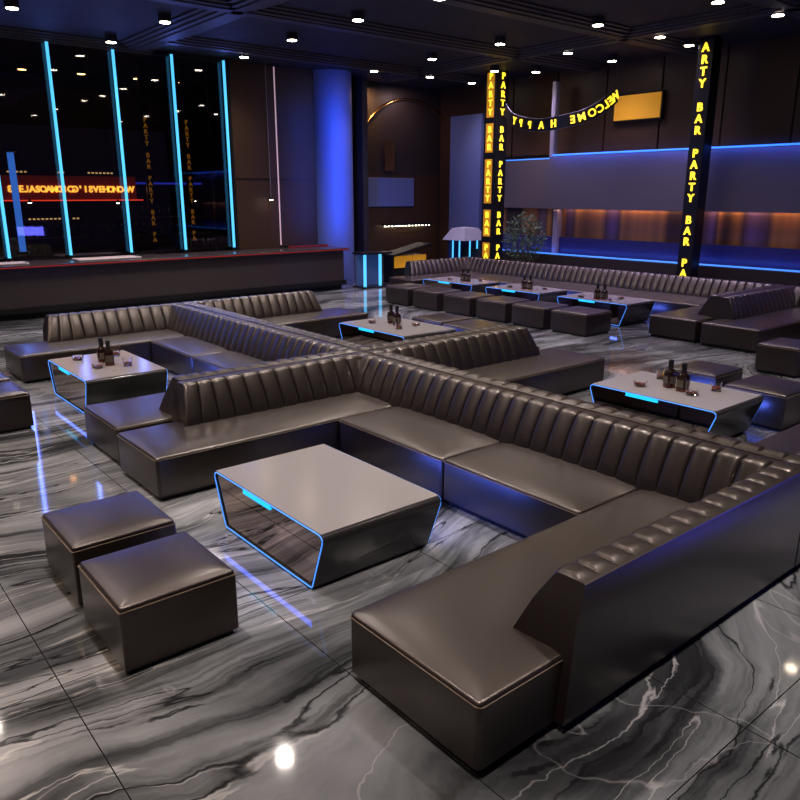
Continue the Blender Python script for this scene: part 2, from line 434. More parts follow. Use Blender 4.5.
# ------------------------------------------------------------------ bottles and glasses
def make_bottle():
    r = thing('liquor_bottle', '', 'bottle', (0, 0, 0), 'liquor bottles on the tables')
    bm = B(); lathe(bm, [(.050, 0), (.056, .006), (.057, .02), (.057, .165), (.050, .188), (.030, .205), (.024, .215), (.024, .235)], n=24, sq=5); obj('bottle_body', bm, 'glassbottle', r, 40)
    bm = B(); lathe(bm, [(.029, .222), (.030, .225), (.030, .318), (.028, .322)], n=16); obj('bottle_cap', bm, 'cap', r, 40)
    bm = B(); box(bm, -.0585, -.0575, -.044, .044, .05, .135); box(bm, -.044, .044, -.0585, -.0575, .05, .135); obj('bottle_label', bm, 'label', r)
    bm = B(); lathe(bm, [(.0578, .006), (.0580, .03), (.0578, .032)], n=24, sq=5); obj('bottle_foot', bm, 'liquor', r, 40)
    return r
def make_glass():
    r = thing('whisky_glass', '', 'glass', (0, 0, 0), 'glasses on the tables')
    bm = B(); lathe(bm, [(.048, 0), (.054, .006), (.062, .11), (.057, .11), (.050, .016), (.01, .015)], n=16); obj('tumbler', bm, 'glass', r, 40)
    bm = B(); lathe(bm, [(.0495, .0165), (.0525, .05), (.01, .05)], n=16); obj('drink', bm, 'liquor', r, 40)
    return r
def make_ashtray():
    r = thing('ashtray', '', 'ashtray', (0, 0, 0), 'small glass ashtrays on the tables')
    bm = B(); lathe(bm, [(.045, 0), (.070, .012), (.078, .055), (.066, .058), (.050, .018), (.01, .016)], n=8); obj('dish', bm, 'glass', r, 20)
    bm = B(); lathe(bm, [(.046, .0185), (.055, .036), (.01, .038)], n=10); obj('contents', bm, 'liquor', r, 20)
    return r
protos = {}
def put(kind, px, py, h, label, group, name=None, z=.4625):
    """stands at the point (x, y) of a table top"""
    if kind not in protos:
        protos[kind] = {'b': make_bottle, 'g': make_glass, 'a': make_ashtray}[kind]()
        o = protos[kind]; o.location = (px, py, z); o['label'] = label; o['group'] = group
    else: o = dup(protos[kind], (px, py, z), label, group)
    o.rotation_euler = (0, 0, random.uniform(-.5, .5))
    return o
def on(px, py, z=.4625):   # point of the photograph -> point on the table top
    d = fw*742+rt*(px-400)-up*(py-400); t = (z-H)/d.z
    return d.x*t, d.y*t
items = [
 ('left', 'table at the left', [('b', 103, 362, 'dark liquor bottle, farther of the pair'), ('b', 110, 365, 'dark liquor bottle, nearer of the pair'), ('g', 128, 366, 'whisky glass to the right of the bottles'), ('a', 98, 368, 'small ashtray in front of the bottles'), ('a', 78, 360, 'small ashtray left of the bottles'), ('g', 116, 356, 'whisky glass behind the bottles')]),
 ('mid', 'middle table', [('b', 391, 323, 'left one of the two dark bottles'), ('b', 397, 325, 'right one of the two dark bottles'), ('a', 372, 323, 'small ashtray left of the bottles'), ('g', 399, 329, 'whisky glass in front of the bottles'), ('a', 416, 326, 'small ashtray right of the bottles')]),
 ('right', 'right-hand table', [('b', 669, 387, 'left one of the two dark bottles'), ('b', 682, 391, 'right one of the two dark bottles'), ('a', 640, 386, 'small ashtray at the far left'), ('g', 661, 379, 'whisky glass behind the bottles'), ('a', 692, 395, 'small ashtray in front of the right bottle'), ('g', 716, 391, 'rightmost whisky glass')]),
 ('f1', 'leftmost far table', [('b', 463, 281, 'left one of the two dark bottles'), ('b', 468, 281.5, 'right one of the two dark bottles'), ('a', 450, 280, 'small ashtray left of the bottles'), ('a', 481, 281, 'small ashtray right of the bottles')]),
 ('f2', 'middle far table', [('b', 524, 289, 'left one of the two dark bottles'), ('b', 530, 289.5, 'right one of the two dark bottles'), ('a', 510, 287.5, 'small ashtray left of the bottles'), ('a', 545, 289.5, 'small ashtray right of the bottles')]),
 ('f3', 'rightmost far table', [('b', 597, 299, 'left one of the two dark bottles'), ('b', 604, 299.5, 'right one of the two dark bottles'), ('a', 581, 297.5, 'small ashtray left of the bottles'), ('g', 609, 301, 'whisky glass just right of the bottles'), ('a', 621, 299, 'small ashtray right of the bottles')]),
]
for key, where, lst in items:
    for kind, px, py, lab in lst:
        x, y = on(px, py)
        put(kind, x, y, 0, lab+' on the '+where, {'b': 'liquor bottles', 'g': 'whisky glasses', 'a': 'ashtrays'}[kind]+' on the '+where)

# ------------------------------------------------------------------ setting
XW, YW, ZC = 17.8, 19.4, 5.9
bm = B(); box(bm, -5, 19, -5, 24.5, -.1, 0); struct('floor', bm, 'floor')
bm = B(); box(bm, -5, 19, -5, 24.5, ZC, ZC+.15); struct('ceiling', bm, 'ceil')
bm = B(); box(bm, XW, XW+.2, -5, YW, 0, ZC); struct('wall_right', bm, 'brownwall')
bm = B(); box(bm, 10.75, 18.0, YW, YW+.2, 0, ZC); struct('wall_back', bm, 'darkwall')
bm = B(); box(bm, -5, 12.0, 24.3, 24.5, 0, ZC); struct('wall_bar', bm, 'darkwall')
bm = B(); box(bm, 11.9, 12.1, YW+.2, 24.3, 0, ZC); struct('wall_bar_side', bm, 'brownwall')
bm = B(); box(bm, 9.62, 11.9, 19.7, 19.8, 0, ZC); struct('trim_1', bm, 'brownwall')

# ceiling mouldings: stepped beams of the coffers
def moulding(name, a, b, y0, y1, ax):
    bm = B()
    steps = [(0, .035), (.12, .07), (.26, .105), (.40, .13)]
    for off, dz in steps:
        w = .95-2*off*.9
        if ax == 'x':  # beam of constant x
            box(bm, a-w/2, a+w/2, y0, y1, ZC-dz, ZC-dz+.04)
        else: box(bm, y0, y1, a-w/2, a+w/2, ZC-dz, ZC-dz+.04)
    return struct(name, bm, 'mould')
moulding('trim_2', 7.2, 0, -3, 18.2, 'x')
moulding('trim_3', 14.75, 0, -3, 18.2, 'x')
moulding('trim_4', 18.4, 0, -4, 7.6, 'y')
moulding('trim_5', 13.35, 0, -4, 17.7, 'y')
moulding('trim_6', 10.3, 0, -4, 17.7, 'y')
moulding('trim_7', 6.8, 0, -4, 17.7, 'y')
moulding('trim_8', 16.9, 0, 7.2, 17.7, 'y')

# right wall: band of plaster with cove light above, bronze panels below, ledge with cove light
def wave(y): return .10*math.sin((y-4)*.55)
def swept(bm, y0, y1, sec, n=40):
    """sec: list of (x offset from wave, z) closed; swept along Y following the wave"""
    loops = []
    for i in range(n+1):
        y = y0+(y1-y0)*i/n
        loops.append([(x+wave(y), y, z) for x, z in sec])
    rings(bm, loops)
bm = B(); swept(bm, -3, 14.1, [(17.15, 2.2), (17.15, 3.60), (17.22, 3.60), (17.22, 3.55), (17.6, 3.55), (17.6, 2.2)]); struct('trim_9', bm, 'greyfab', None, 30)
bm = B(); swept(bm, 14.1, 16.3, [(17.45, 2.2), (17.45, 3.55), (17.85, 3.55), (17.85, 2.2)], 10); struct('trim_10', bm, 'greyfab', None, 30)
bm = B(); swept(bm, -3, 16.6, [(17.50, 1.42), (17.50, 2.2), (17.78, 2.2), (17.78, 1.42)]); struct('trim_11', bm, 'panels', None, 30)
bm = B(); swept(bm, -3, 16.6, [(17.40, .93), (17.40, 1.42), (17.78, 1.42), (17.78, .93)]); struct('trim_22', bm, 'navy', None, 30)
bm = B(); swept(bm, -3, 17.5, [(17.05, 0), (17.05, .93), (17.78, .93), (17.78, 0)]); struct('trim_12', bm, 'darkwall', None, 30)
def led(name, label, pts, r, mat):
    bm = B(); tube(bm, pts, r, 6); return tag(obj(name, bm, mat, None, 60), label, 'light')
led('light_strip', 'blue light line running along the top edge of the grey wall band', [(17.17+wave(y), y, 3.635) for y in [-3+i*.5 for i in range(35)]], .024, 'wallled')
led('light_strip', 'short blue light line above the set-back wall section beside the pale pilaster', [(17.48+wave(y), y, 3.575) for y in (14.2, 15, 15.8, 16.3)], .018, 'wallled')
led('light_strip', 'blue light line along the ledge behind the long back sofa', [(17.09+wave(y), y, .965) for y in [-3+i*.5 for i in range(40)]], .022, 'wallled')
# pale pilaster at the step
bm = B(); cushion(bm, 17.1, 17.3, 14.0, 14.16, 3.6, 5.55, .03, .05); struct('trim_13', bm, 'silver', None, 50)
bm = B(); cushion(bm, 17.2, 17.45, 13.8, 13.98, .94, 2.2, .01, .05); struct('trim_14', bm, 'silver', None, 50)
# vertical brown boards on the upper wall
bm = B()
for i in range(12):
    y = -2+i*1.65; box(bm, XW-.06, XW, y, y+1.6, 3.7, ZC)
struct('trim_15', bm, 'brownwall')
# added glowing panel for the blurred amber glow of an erased logo
t = thing('amber_glow_panel', 'amber panel added for a blurred glow high on the brown wall beside the curved banner', 'light', (17.7, 11.8, 4.75))
bm = B(); box(bm, 17.62, 17.74, 11.05, 12.5, 4.40, 5.10, .02); obj('housing', bm, 'black', t)
bm = B(); box(bm, 17.595, 17.63, 11.1, 12.45, 4.45, 5.05, .01); obj('glow_face', bm, 'amber', t)

# back wall with arch, panels
bm = B()
cx, cz, R = 16.38, 3.3, 2.2
path = [(cx-R, YW-.05, 0.0)]+[(cx-R*math.cos(a), YW-.05, cz+R*math.sin(a)) for a in [PI*i/30 for i in range(31)]]
loops = []
tube(bm, path[:-1], .045, 8)
tag(obj('arch_trim', bm, 'bronze', None, 60), 'thin bronze arch line on the back wall right of the blue pillar', 'trim')
bm = B(); box(bm, 14.3, 17.7, YW-.03, YW, 0, 3.2); struct('trim_16', bm, 'brownwall')
bm = B(); box(bm, 14.4, 16.6, YW-.07, YW-.03, 2.2, 3.1, .02); tag(obj('wall_panel', bm, 'bluecol'), 'dim blue-violet wall panel within the bronze arch', 'panel')
bm = B(); box(bm, 15.35, 15.75, YW-.10, YW-.07, 3.3, 4.2, .02); tag(obj('wall_panel', bm, 'bronze'), 'narrow bronze panel high inside the arch', 'panel')
bm = B(); box(bm, 13.95, 14.15, 18.6, YW, 0, ZC-.01, .01); struct('trim_17', bm, 'darkwall')
# round blue pillar
bm = B(); lathe(bm, [(.62, 0), (.62, ZC-.01)], 12.85, 18.65, 40); struct('trim_18', bm, 'bluecol', None, 40)
bm = B(); box(bm, 17.5, XW, 17.2, 18.6, 1.0, 5.0, .02); struct('trim_19', bm, 'bluecol', None, 40)

# ------------------------------------------------------------------ bar counter
t = thing('bar_counter', 'long dark bar counter along the left, below the blue neon tubes', 'counter', (5, 17.8, 0))
bm = B(); box(bm, -4, 12.3, 17.35, 18.35, .14, 1.08, .01); obj('counter_front', bm, 'counter', t)
bm = B(); box(bm, -4, 12.25, 17.42, 18.3, 0, .14); box(bm, -4, 12.35, 17.31, 17.36, .13, .25); obj('plinth', bm, 'black', t)
bm = B(); box(bm, -4, 12.4, 17.22, 18.42, 1.08, 1.15, .012); obj('counter_top', bm, 'countertop', t)
bm = B(); box(bm, -4, 12.38, 17.205, 17.22, 1.10, 1.118); obj('light_strip', bm, 'redled', t, None, 'thin red light line')
t = thing('serving_tray', 'pale rectangular tray lying on the bar counter', 'tray', (6.0, 17.75, 1.15))
bm = B(); box(bm, 5.2, 6.6, 17.5, 18.1, 1.15, 1.165, .004); obj('tray_base', bm, 'tray', t)
bm = B(); tube(bm, [(x, y, 1.172) for x, y in rrect(5.2, 6.6, 17.5, 18.1, .03, 2)], .01, 6, True); obj('rim', bm, 'tray', t, 60)
t = thing('serving_tray', 'small pale tray at the far left end of the bar counter', 'tray', (4.2, 17.7, 1.15))
bm = B(); box(bm, 3.3, 4.15, 17.5, 18.0, 1.15, 1.165, .004); obj('tray_base', bm, 'tray', t)
bm = B(); tube(bm, [(x, y, 1.172) for x, y in rrect(3.3, 4.15, 17.5, 18.0, .03, 2)], .01, 6, True); obj('rim', bm, 'tray', t, 60)

# neon tubes
def neon(x, y, z0, z1, label, mat='neon', r=.034, tilt=0.):
    t = thing('neon_tube', label, 'neon light', (x, y, z0), 'vertical neon tubes above the bar counter')
    bm = B(); tube(bm, [(x, y, z0+.05), (x+tilt, y, z1-.06)], r, 10); obj('tube', bm, mat, t, 60)
    for nm, z in (('lower_socket', z0), ('upper_socket', z1-.08)):
        bm = B(); lathe(bm, [(r*1.3, z), (r*1.9, z+.03), (r*1.9, z+.08)], x+(tilt if nm[0] == 'u' else 0), y, 12); obj(nm, bm, 'black', t, 40)
nl = ['blue neon tube cut by the left edge, lowest visible one', 'leftmost full-height blue neon tube above the bar counter', 'second full-height blue neon tube from the left', 'third full-height blue neon tube from the left', 'fourth full-height blue neon tube, nearest the dark brown wall']
nl = ['blue neon tube beyond the left edge of the picture, farther one', 'blue neon tube beyond the left edge of the picture, nearer one']+nl
for x, l in zip((1.2, 2.6, 3.97, 5.28, 6.70, 8.10, 9.46), nl): neon(x, 18.38, 1.15, ZC, l)
M['pink'] = pmat('pinkish_tube', (.6, .4, .5), emis=(.55, .36, .42), es=.6)
neon(10.9, 18.38, 1.15, ZC, 'thin dim pinkish tube right of the four bright neon tubes', 'pink', .018)
# glass partition
t = bpy.data.objects.new('window_1', None); COL.objects.link(t); t.location = (4, 18.5, 0); t['kind'] = 'structure'
bm = B(); box(bm, -4, 9.6, 18.50, 18.52, .0, ZC-.01); obj('pane', bm, 'tint', t)
bm = B()
for x in (-.2, 3.3, 9.62): box(bm, x-.03, x+.03, 18.47, 18.55, 0, ZC-.01)
box(bm, -4, 9.6, 18.47, 18.55, ZC-.12, ZC-.01); obj('window_frame', bm, 'black', t)
# dark brown wall section right of the glass
bm = B(); box(bm, 9.66, 12.6, 18.55, 18.7, 0, ZC-.01); struct('trim_20', bm, 'brownwall')
bm = B(); box(bm, 9.7, 12.5, 18.535, 18.55, 2.98, 3.0); struct('trim_21', bm, 'black')
t = thing('back_shelf', 'dark shelf with a thin red light line below the blue pillar', 'shelf', (11.9, 18.4, 1.15))
bm = B(); box(bm, 11.05, 12.4, 18.25, 18.5, 1.15, 1.2, .01); obj('board', bm, 'black', t)
bm = B(); box(bm, 11.05, 12.4, 18.235, 18.25, 1.165, 1.185); obj('light_strip', bm, 'redled', t)

# ------------------------------------------------------------------ lettering
FC = bpy.data.curves.new('f', 'FONT')
def glyph(ch, size, depth=.012, bold=.0):
    cu = bpy.data.curves.new('txt', 'FONT'); cu.body = ch; cu.size = size; cu.extrude = depth; cu.offset = bold; cu.align_x = 'CENTER'; cu.resolution_u = 3
    o = bpy.data.objects.new('txt', cu); COL.objects.link(o)
    bpy.context.view_layer.update()
    me = bpy.data.meshes.new_from_object(o.evaluated_get(bpy.context.evaluated_depsgraph_get()))
    bm = B(); bm.from_mesh(me); COL.objects.unlink(o); bpy.data.objects.remove(o); bpy.data.meshes.remove(me)
    return bm
_g = {}
def add_glyph(bm, ch, size, origin, right, upv, bold=.004, mirror=False):
    key = (ch, size, bold)
    if key not in _g:
        b = glyph(ch, size, .012, bold); b.verts.index_update()
        _g[key] = ([v.co.copy() for v in b.verts], [[v.index for v in f.verts] for f in b.faces]); b.free()
    vs, fs = _g[key]
    r = Vector(right); u = Vector(upv); n = r.cross(u)
    if mirror: r = -r
    nv = [bm.verts.new(Vector(origin)+r*c.x+u*c.y+n*c.z) for c in vs]
    for f in fs:
        try: bm.faces.new([nv[i] for i in f])
        except ValueError: pass
def pillar_sign(x, y, w, label, faces, z_top, pitch, size, z1=ZC-.01, start=0, nl=30):
    t = thing('sign_pillar', label, 'pillar', (x, y, 0), 'pillars with yellow lettering')
    bm = B(); box(bm, x-w/2, x+w/2, y-w/2, y+w/2, 0, z1, .012); obj('shaft', bm, 'black', t)
    bm = B(); box(bm, x-w/2-.03, x+w/2+.03, y-w/2-.03, y+w/2+.03, 0, .12, .01); obj('base', bm, 'black', t)
    txt = 'PARTY BAR '*6
    for fc in faces:
        bm = B(); z = z_top
        for ch in txt[start:start+nl]:
            if z < .4: break
            if ch != ' ':
                if fc == 'x': add_glyph(bm, ch, size, (x-w/2-.012, y, z), (0, -1, 0), (0, 0, 1), .007)
                else: add_glyph(bm, ch, size, (x, y-w/2-.012, z), (1, 0, 0), (0, 0, 1), .007)
            z -= pitch
        obj('lettering', bm, 'yellow', t, None, 'glowing yellow vertical letters')
    if len(faces) == 2:
        for z_hi, z_lo in ((5.90, 4.68), (4.52, 3.74), (3.56, 2.34), (2.16, 1.40), (1.22, .80)):
            bm = B(); box(bm, x-w/2-.008, x-w/2+.01, y-.13, y+.15, z_lo, min(z_hi, ZC-.05)); obj('glow_backing', bm, 'amber', t, None, 'dim amber panel added for the blurred yellow glow behind the letters')  # added panels imitate the smeared yellow glow around the letters
pillar_sign(16.55, 9.33, .36, 'dark square pillar with yellow vertical PARTY BAR letters at the right, behind the long sofa', 'x', 5.60, .244, .245, start=1)
PS2 = pillar_sign(16.40, 15.55, .46, 'dark square pillar with yellow vertical PARTY BAR letters on two faces, beside the leafy plant', 'xy', 5.68, .234, .235)

# curved banner
t = thing('curved_banner', 'curved black banner sign with mirrored yellow WELCOME HAPPY letters hanging beside the pillar', 'sign', (16.0, 13.4, 4.6))
def ban(s):
    P = [(16.0, 14.84, 4.81), (15.85, 14.48, 4.57), (15.7, 14.01, 4.42), (15.55, 13.37, 4.3), (15.5, 12.84, 4.29), (15.5, 12.37, 4.33), (15.6, 12.0, 4.39), (15.8, 11.75, 4.52), (16.0, 11.56, 4.69), (16.2, 11.47, 4.87)]
    k = s*(len(P)-1); i = min(int(k), len(P)-2); f = k-i
    g = lambda j: Vector(P[max(0, min(len(P)-1, j))])
    p0, p1, p2, p3 = g(i-1), g(i), g(i+1), g(i+2)
    return .5*((2*p1)+(p2-p0)*f+(2*p0-5*p1+4*p2-p3)*f*f+(3*p1-p0-3*p2+p3)*f**3)
n = 40; lo = []; wd = .15; rims = [[], []]
for i in range(n+1):
    p = ban(i/n); d = (ban(min(1, i/n+.01))-ban(max(0, i/n-.01))).normalized()
    nn = d.cross(Vector((0, 0, 1))).normalized(); u = nn.cross(d).normalized()
    if u.z < 0: u = -u
    if nn.x > 0: nn = -nn
    lo.append([p+u*wd-nn*.015, p+u*wd+nn*.015, p-u*wd+nn*.015, p-u*wd-nn*.015])
    rims[0].append(p+u*wd); rims[1].append(p-u*wd)
bm = B(); rings(bm, lo); obj('banner_band', bm, 'black', t, 40)
bm = B(); tube(bm, rims[0], .008, 5); tube(bm, rims[1], .008, 5); obj('edge_trim', bm, 'silver', t)
for ch, s in zip('YPPAHEMOCLEW', (.17, .235, .30, .385, .475, .615, .68, .76, .83, .885, .935, .985)):
    p = ban(s); d = (ban(min(1, s+.01))-ban(max(0, s-.01))).normalized()
    nn = d.cross(Vector((0, 0, 1))).normalized()
    if nn.x > 0: nn = -nn
    u = nn.cross(d).normalized()
    if u.z < 0: u = -u
    bm = B(); add_glyph(bm, ch, .25, p+nn*.025-u*.088, d, u, .006, mirror=True); obj('letter', bm, 'yellow', t)
for p in (ban(0), ban(1)):
    bm = B(); tube(bm, [p, Vector((p.x, p.y, ZC))], .006, 5); obj('hanging_wire', bm, 'black', t)

# ------------------------------------------------------------------ behind the glass
t = thing('led_sign', 'long red glowing sign with orange mirrored-looking letters behind the glass partition', 'sign', (6.3, 21, 2.45))
bm = B(); box(bm, 4.55, 7.95, 21.0, 21.12, 2.42, 3.05, .02); obj('sign_box', bm, 'redsign', t)
bm = B()
for k, ch in enumerate("31ELASOAMDICG'1SVEHONO-W"):
    add_glyph(bm, ch, .215, (4.75+.131*k, 20.97, 2.65), (1, 0, 0), (0, 0, 1), .01, mirror=(k % 3 == 0))
obj('lettering', bm, 'signtext', t)
bm = B(); tube(bm, [(4.5, 20.97, 2.44), (8.1, 20.97, 2.44)], .014, 6); obj('light_strip', bm, 'redline', t)
def shelf(x0, x1, y, z, label):
    t = thing('bar_shelf', label, 'shelf', ((x0+x1)/2, y, z), 'bar shelves behind the glass')
    bm = B(); box(bm, x0, x1, y-.15, y+.15, z-.03, z, .005); obj('board', bm, 'black', t)
    bm = B()
    for x in (x0+.05, x1-.05): tube(bm, [(x, y, 0), (x, y, z-.02)], .015, 6)
    obj('post', bm, 'black', t)
    bm = B(); tube(bm, [(x0, y-.155, z-.015), (x1, y-.155, z-.015)], .006, 5); obj('edge_strip', bm, 'silver', t)
shelf(7.2, 9.7, 20.6, 2.0, 'bar shelf with bottles right of the red sign, upper one')
shelf(4.3, 9.7, 20.3, 1.55, 'long bar shelf with bottles below the red sign, lower one')
bp = None
def small_bottle(x, y, z, label, group):
    global bp
    if bp is None:
        bp = thing('shelf_bottle', label, 'bottle', (x, y, z), group)
        bm = B(); lathe(bm, [(.035, 0), (.038, .01), (.038, .15), (.014, .2), (.014, .27)], n=10)
        bmesh.ops.translate(bm, verts=bm.verts, vec=(x, y, z)); obj('bottle_body', bm, 'glassbottle', bp, 40)
        bm = B(); lathe(bm, [(.016, .25), (.016, .29)], n=8); bmesh.ops.translate(bm, verts=bm.verts, vec=(x, y, z)); obj('bottle_cap', bm, 'silver', bp, 40)
    else: dup(bp, (x, y, z), label, group)
for i in range(16): small_bottle(7.35+i*.145, 20.6, 2.0, 'small dark bottle in the row on the upper bar shelf', 'bottles on the upper bar shelf')
for i in range(24): small_bottle(4.6+i*.2, 20.3, 1.55, 'small dark bottle in the row on the lower bar shelf', 'bottles on the lower bar shelf')
# small lit name plates
lab = ['far left above the red sign', 'in the middle above the red sign', 'on the right above the red sign', 'below the red sign on the left', 'below the red sign in the middle']
for (x0, x1, z), l in zip([(4.75, 5.25, 3.12), (5.95, 6.25, 3.12), (6.7, 7.4, 3.12), (4.95, 5.8, 1.98), (6.0, 6.2, 1.98)], lab):
    bm = B()
    k = int((x1-x0)/.1); yp = 21.06 if z > 3 else 20.41
    for i in range(k): box(bm, x0+i*.1, x0+i*.1+.055, yp-.04, yp-.02, z, z+.035)
    t = thing('lit_plate', 'tiny yellow lit strip '+l+' behind the glass', 'light', (x0, yp, z)); obj('lights', bm, 'plate', t)
    bm = B(); box(bm, x0-.03, x1+.03, yp-.02, yp+.02, z-.02, z+.07); box(bm, (x0+x1)/2-.02, (x0+x1)/2+.02, yp-.015, yp+.015, 3.051 if z > 3 else 1.551, z); obj('holder', bm, 'black', t)
neon(4.55, 19.6, 1.2, 3.6, 'short wide blue tube added for a neon reflection, in front of the red sign', 'ledblue', .075)  # added tube stands in for a neon reflection in the glass
# vertical lettered strips behind glass
for (x, l) in ((7.95, 'left one'), (9.08, 'right one')):
    t = thing('letter_strip', 'thin dark strip with tiny vertical yellow PARTY BAR letters behind the glass, '+l, 'sign', (x, 20, 0), 'lettered strips behind the glass')
    bm = B(); box(bm, x-.09, x+.09, 20.0, 20.05, 0, ZC-.01); obj('strip_board', bm, 'black', t)
    bm = B(); z = 4.4
    for ch in 'PARTY BAR PARTY BAR PA':
        if ch != ' ': add_glyph(bm, ch, .16, (x, 19.98, z), (1, 0, 0), (0, 0, 1), .002)
        z -= .145
    obj('lettering', bm, 'amber', t)
# dim blue light line on the far wall, seen through the glass
bm = B(); box(bm, 8.3, 11.4, 24.24, 24.30, 2.9, 2.96); struct('light_line_deep', bm, 'neondim')

# pendants behind the glass
def pendant(x, y, z, label):
    t = thing('pendant_lamp', label, 'lamp', (x, y, z), 'thin pendants behind the glass')
    bm = B(); tube(bm, [(x, y, z+.08), (x, y, ZC)], .006, 5); obj('cord', bm, 'silver', t)
    bm = B(); lathe(bm, [(.05, z+.0), (.05, z+.03), (.01, z+.09)], x, y, 12); obj('lamp_head', bm, 'black', t, 40)
    bm = B(); lathe(bm, [(.045, z-.012), (.045, z)], x, y, 12); obj('lens', bm, 'lamp', t, 40)
for x, z, l in ((5.06, 2.39, 'leftmost thin pendant lamp with tiny white light behind the glass'), (7.23, 2.37, 'second thin pendant lamp from the left behind the glass'), (9.30, 2.41, 'third thin pendant lamp from the left behind the glass')):
    pendant(x, 20.5 if x != 9.30 else 20.3, z, l)
def pen2(x, z, l):
    pendant(x, 18.3, z, l)
pen2(10.6, 2.45, 'thin pendant lamp with tiny white light in front of the dark brown wall')

# ------------------------------------------------------------------ downlights
dl = [(3.943, 15.498), (6.466, 14.845), (9.201, 12.364), (6.345, 17.452), (9.24, 14.778), (9.432, 17.26), (12.976, 12.255), (13.082, 14.594), (14.966, 16.771), (13.113, 16.938), (16.701, 16.851), (14.889, 7.132), (13.045, 9.741), (13.129, 7.349), (14.987, 11.986), (16.691, 11.975), (14.997, 9.608), (16.571, 14.296), (15.6, 14.9), (16.3, 9.7)]
dll = ['top left corner of the picture', 'left, in front of the stepped beam', 'top centre-left, inside the ceiling tray', 'left beam above the second neon tube', 'centre-left, before the dark wall', 'right of the fourth neon tube',
       'centre, before the first lettered pillar', 'centre, upper one of the two above the arch', 'right above the arch', 'above the bronze arch, left', 'just left of the first lettered pillar', 'far right near the picture edge',
       'right of centre, below the crossing beams', 'top edge above the right lettered pillar', 'above the curved banner, left', 'above the curved banner, right', 'left of the right lettered pillar', 'beside the pale pilaster', 'directly above the first lettered pillar', 'directly above the right lettered pillar']
dp = None
def downlight(x, y, label, energy=150, warm=False, grp='ceiling downlights', zc=ZC, tint=(1., .87, .80), cone=86):
    global dp
    name = 'ceiling_downlight'
    if dp is None or warm:
        t = thing(name, label, 'ceiling light', (x, y, zc), grp)
        bm = B(); lathe(bm, [(.10, zc-.145), (.125, zc-.145), (.125, zc), (.02, zc)], x, y, 20); obj('housing', bm, 'lampring', t, 40)
        bm = B(); lathe(bm, [(.10, zc-.153), (.10, zc-.135)], x, y, 20); obj('lens', bm, 'warmlamp' if warm else 'lamp', t, 40)
        if not warm: dp = t
    else: t = dup(dp, (x, y, zc), label, grp)
    L = bpy.data.lights.new('spot', 'SPOT'); L.energy = energy; L.color = (1, .50, .2) if warm else tint
    L.spot_size = math.radians(cone); L.spot_blend = 1.; L.shadow_soft_size = .42 if cone > 130 or cone == 115 else .08
    o = bpy.data.objects.new('spot', L); COL.objects.link(o); o.parent = t; o.location = (0, 0, -.17)
    return t
EN = 285
for i, xn in enumerate((1.2, 2.6, 3.97, 5.28, 6.70, 8.10, 9.46)):
    L = bpy.data.lights.new('neon', 'AREA'); L.shape = 'RECTANGLE'; L.size = .08; L.size_y = 3.8; L.energy = 12; L.color = (.13, .18, 1.)
    o = bpy.data.objects.new('neon_light', L); COL.objects.link(o); o.location = (xn, 18.25, 3.6); o.rotation_euler = (-PI/2, 0, 0)
for (x, y), l in zip(dl, dll): 
    downlight(x, y, 'small bright ceiling downlight, '+l, EN*(.9 if x > 12 or y > 16.5 else 1.8), cone=115 if x > 12 else 135, tint=(.85, .68, 1.) if x > 12 else (1., .87, .80))
# the same grid goes on over the foreground, above the picture
for x in (-3.9, -1.3, 1.4, 4.69, 6.6, 9.25):
    for y in (1.9, 5.0, 8.44, 12.):
        if (x <= 6.7 or y < 9) and not (y > 11 and x > 2): downlight(x, y, 'downlight of the grid over the foreground seating, above the picture', EN*(1.8 if x < 0 else 1.5 if x > 6 else 2.1), tint=(1., .70, .48) if x < 0 else (1., .87, .80), cone=125 if y > 8 else 86)
for x, y in ((13.0, 1.5), (13.0, 4.5), (9.3, 10.2)): downlight(x, y, 'downlight over the right-hand seating, above the picture', EN*1.2)
for (x, y), l in zip(((5.8, 22.6), (7.25, 22.4), (8.75, 22.3), (10.05, 22.2)), ('leftmost', 'second from the left', 'third from the left', 'rightmost')):
    downlight(x, y, 'orange ceiling lamp seen through the glass partition, '+l+' of four', 25, True, 'orange lamps behind the glass')

# ------------------------------------------------------------------ entrance corner: kiosk, display stand, plant
kx, ky = 16.95, 17.25
t = thing('display_kiosk', 'small kiosk with pale roof and bright blue tubes behind the back sofa', 'kiosk', (kx, ky, 0))
bm = B(); lathe(bm, [(.72, 1.20), (.42, 1.56), (.1, 1.60)], kx, ky, 4); obj('roof', bm, 'kioskroof', t)
bm = B(); box(bm, kx-.38, kx+.38, ky-.38, ky+.38, 0, .12); box(bm, kx+.3, kx+.38, ky-.38, ky+.38, .12, 1.22); box(bm, kx-.38, kx+.3, ky+.3, ky+.38, .12, 1.22); obj('kiosk_body', bm, 'navy', t)
for x, y in ((-.33, .2), (-.33, -.1), (-.1, -.33), (.22, -.33)):
    bm = B(); tube(bm, [(kx+x, ky+y, .12), (kx+x, ky+y, 1.2)], .025, 8); obj('light_tube', bm, 'neon', t, 60)
t = thing('display_stand', 'blue glass display stand with two upright light tubes left of the back sofa', 'stand', (13.0, 17.0, 0))
bm = B(); box(bm, 12.75, 13.65, 17.35, 17.45, 0, .95, .01); obj('back_panel', bm, 'bluecol', t)
bm = B(); box(bm, 12.7, 13.7, 16.9, 17.5, .95, 1.0, .01); obj('top_board', bm, 'black', t)
bm = B(); box(bm, 12.7, 13.7, 16.9, 17.5, 0, .04, .01); obj('base_board', bm, 'black', t)
for x in (12.85, 13.4):
    bm = B(); tube(bm, [(x, 17.1, .04), (x, 17.1, .95)], .045, 8); obj('light_tube', bm, 'neon', t, 60)
t = thing('bar_cabinet', 'low amber-lit cabinet with slanted dark top behind the left end of the back sofa', 'cabinet', (14.9, 17.6, 0))
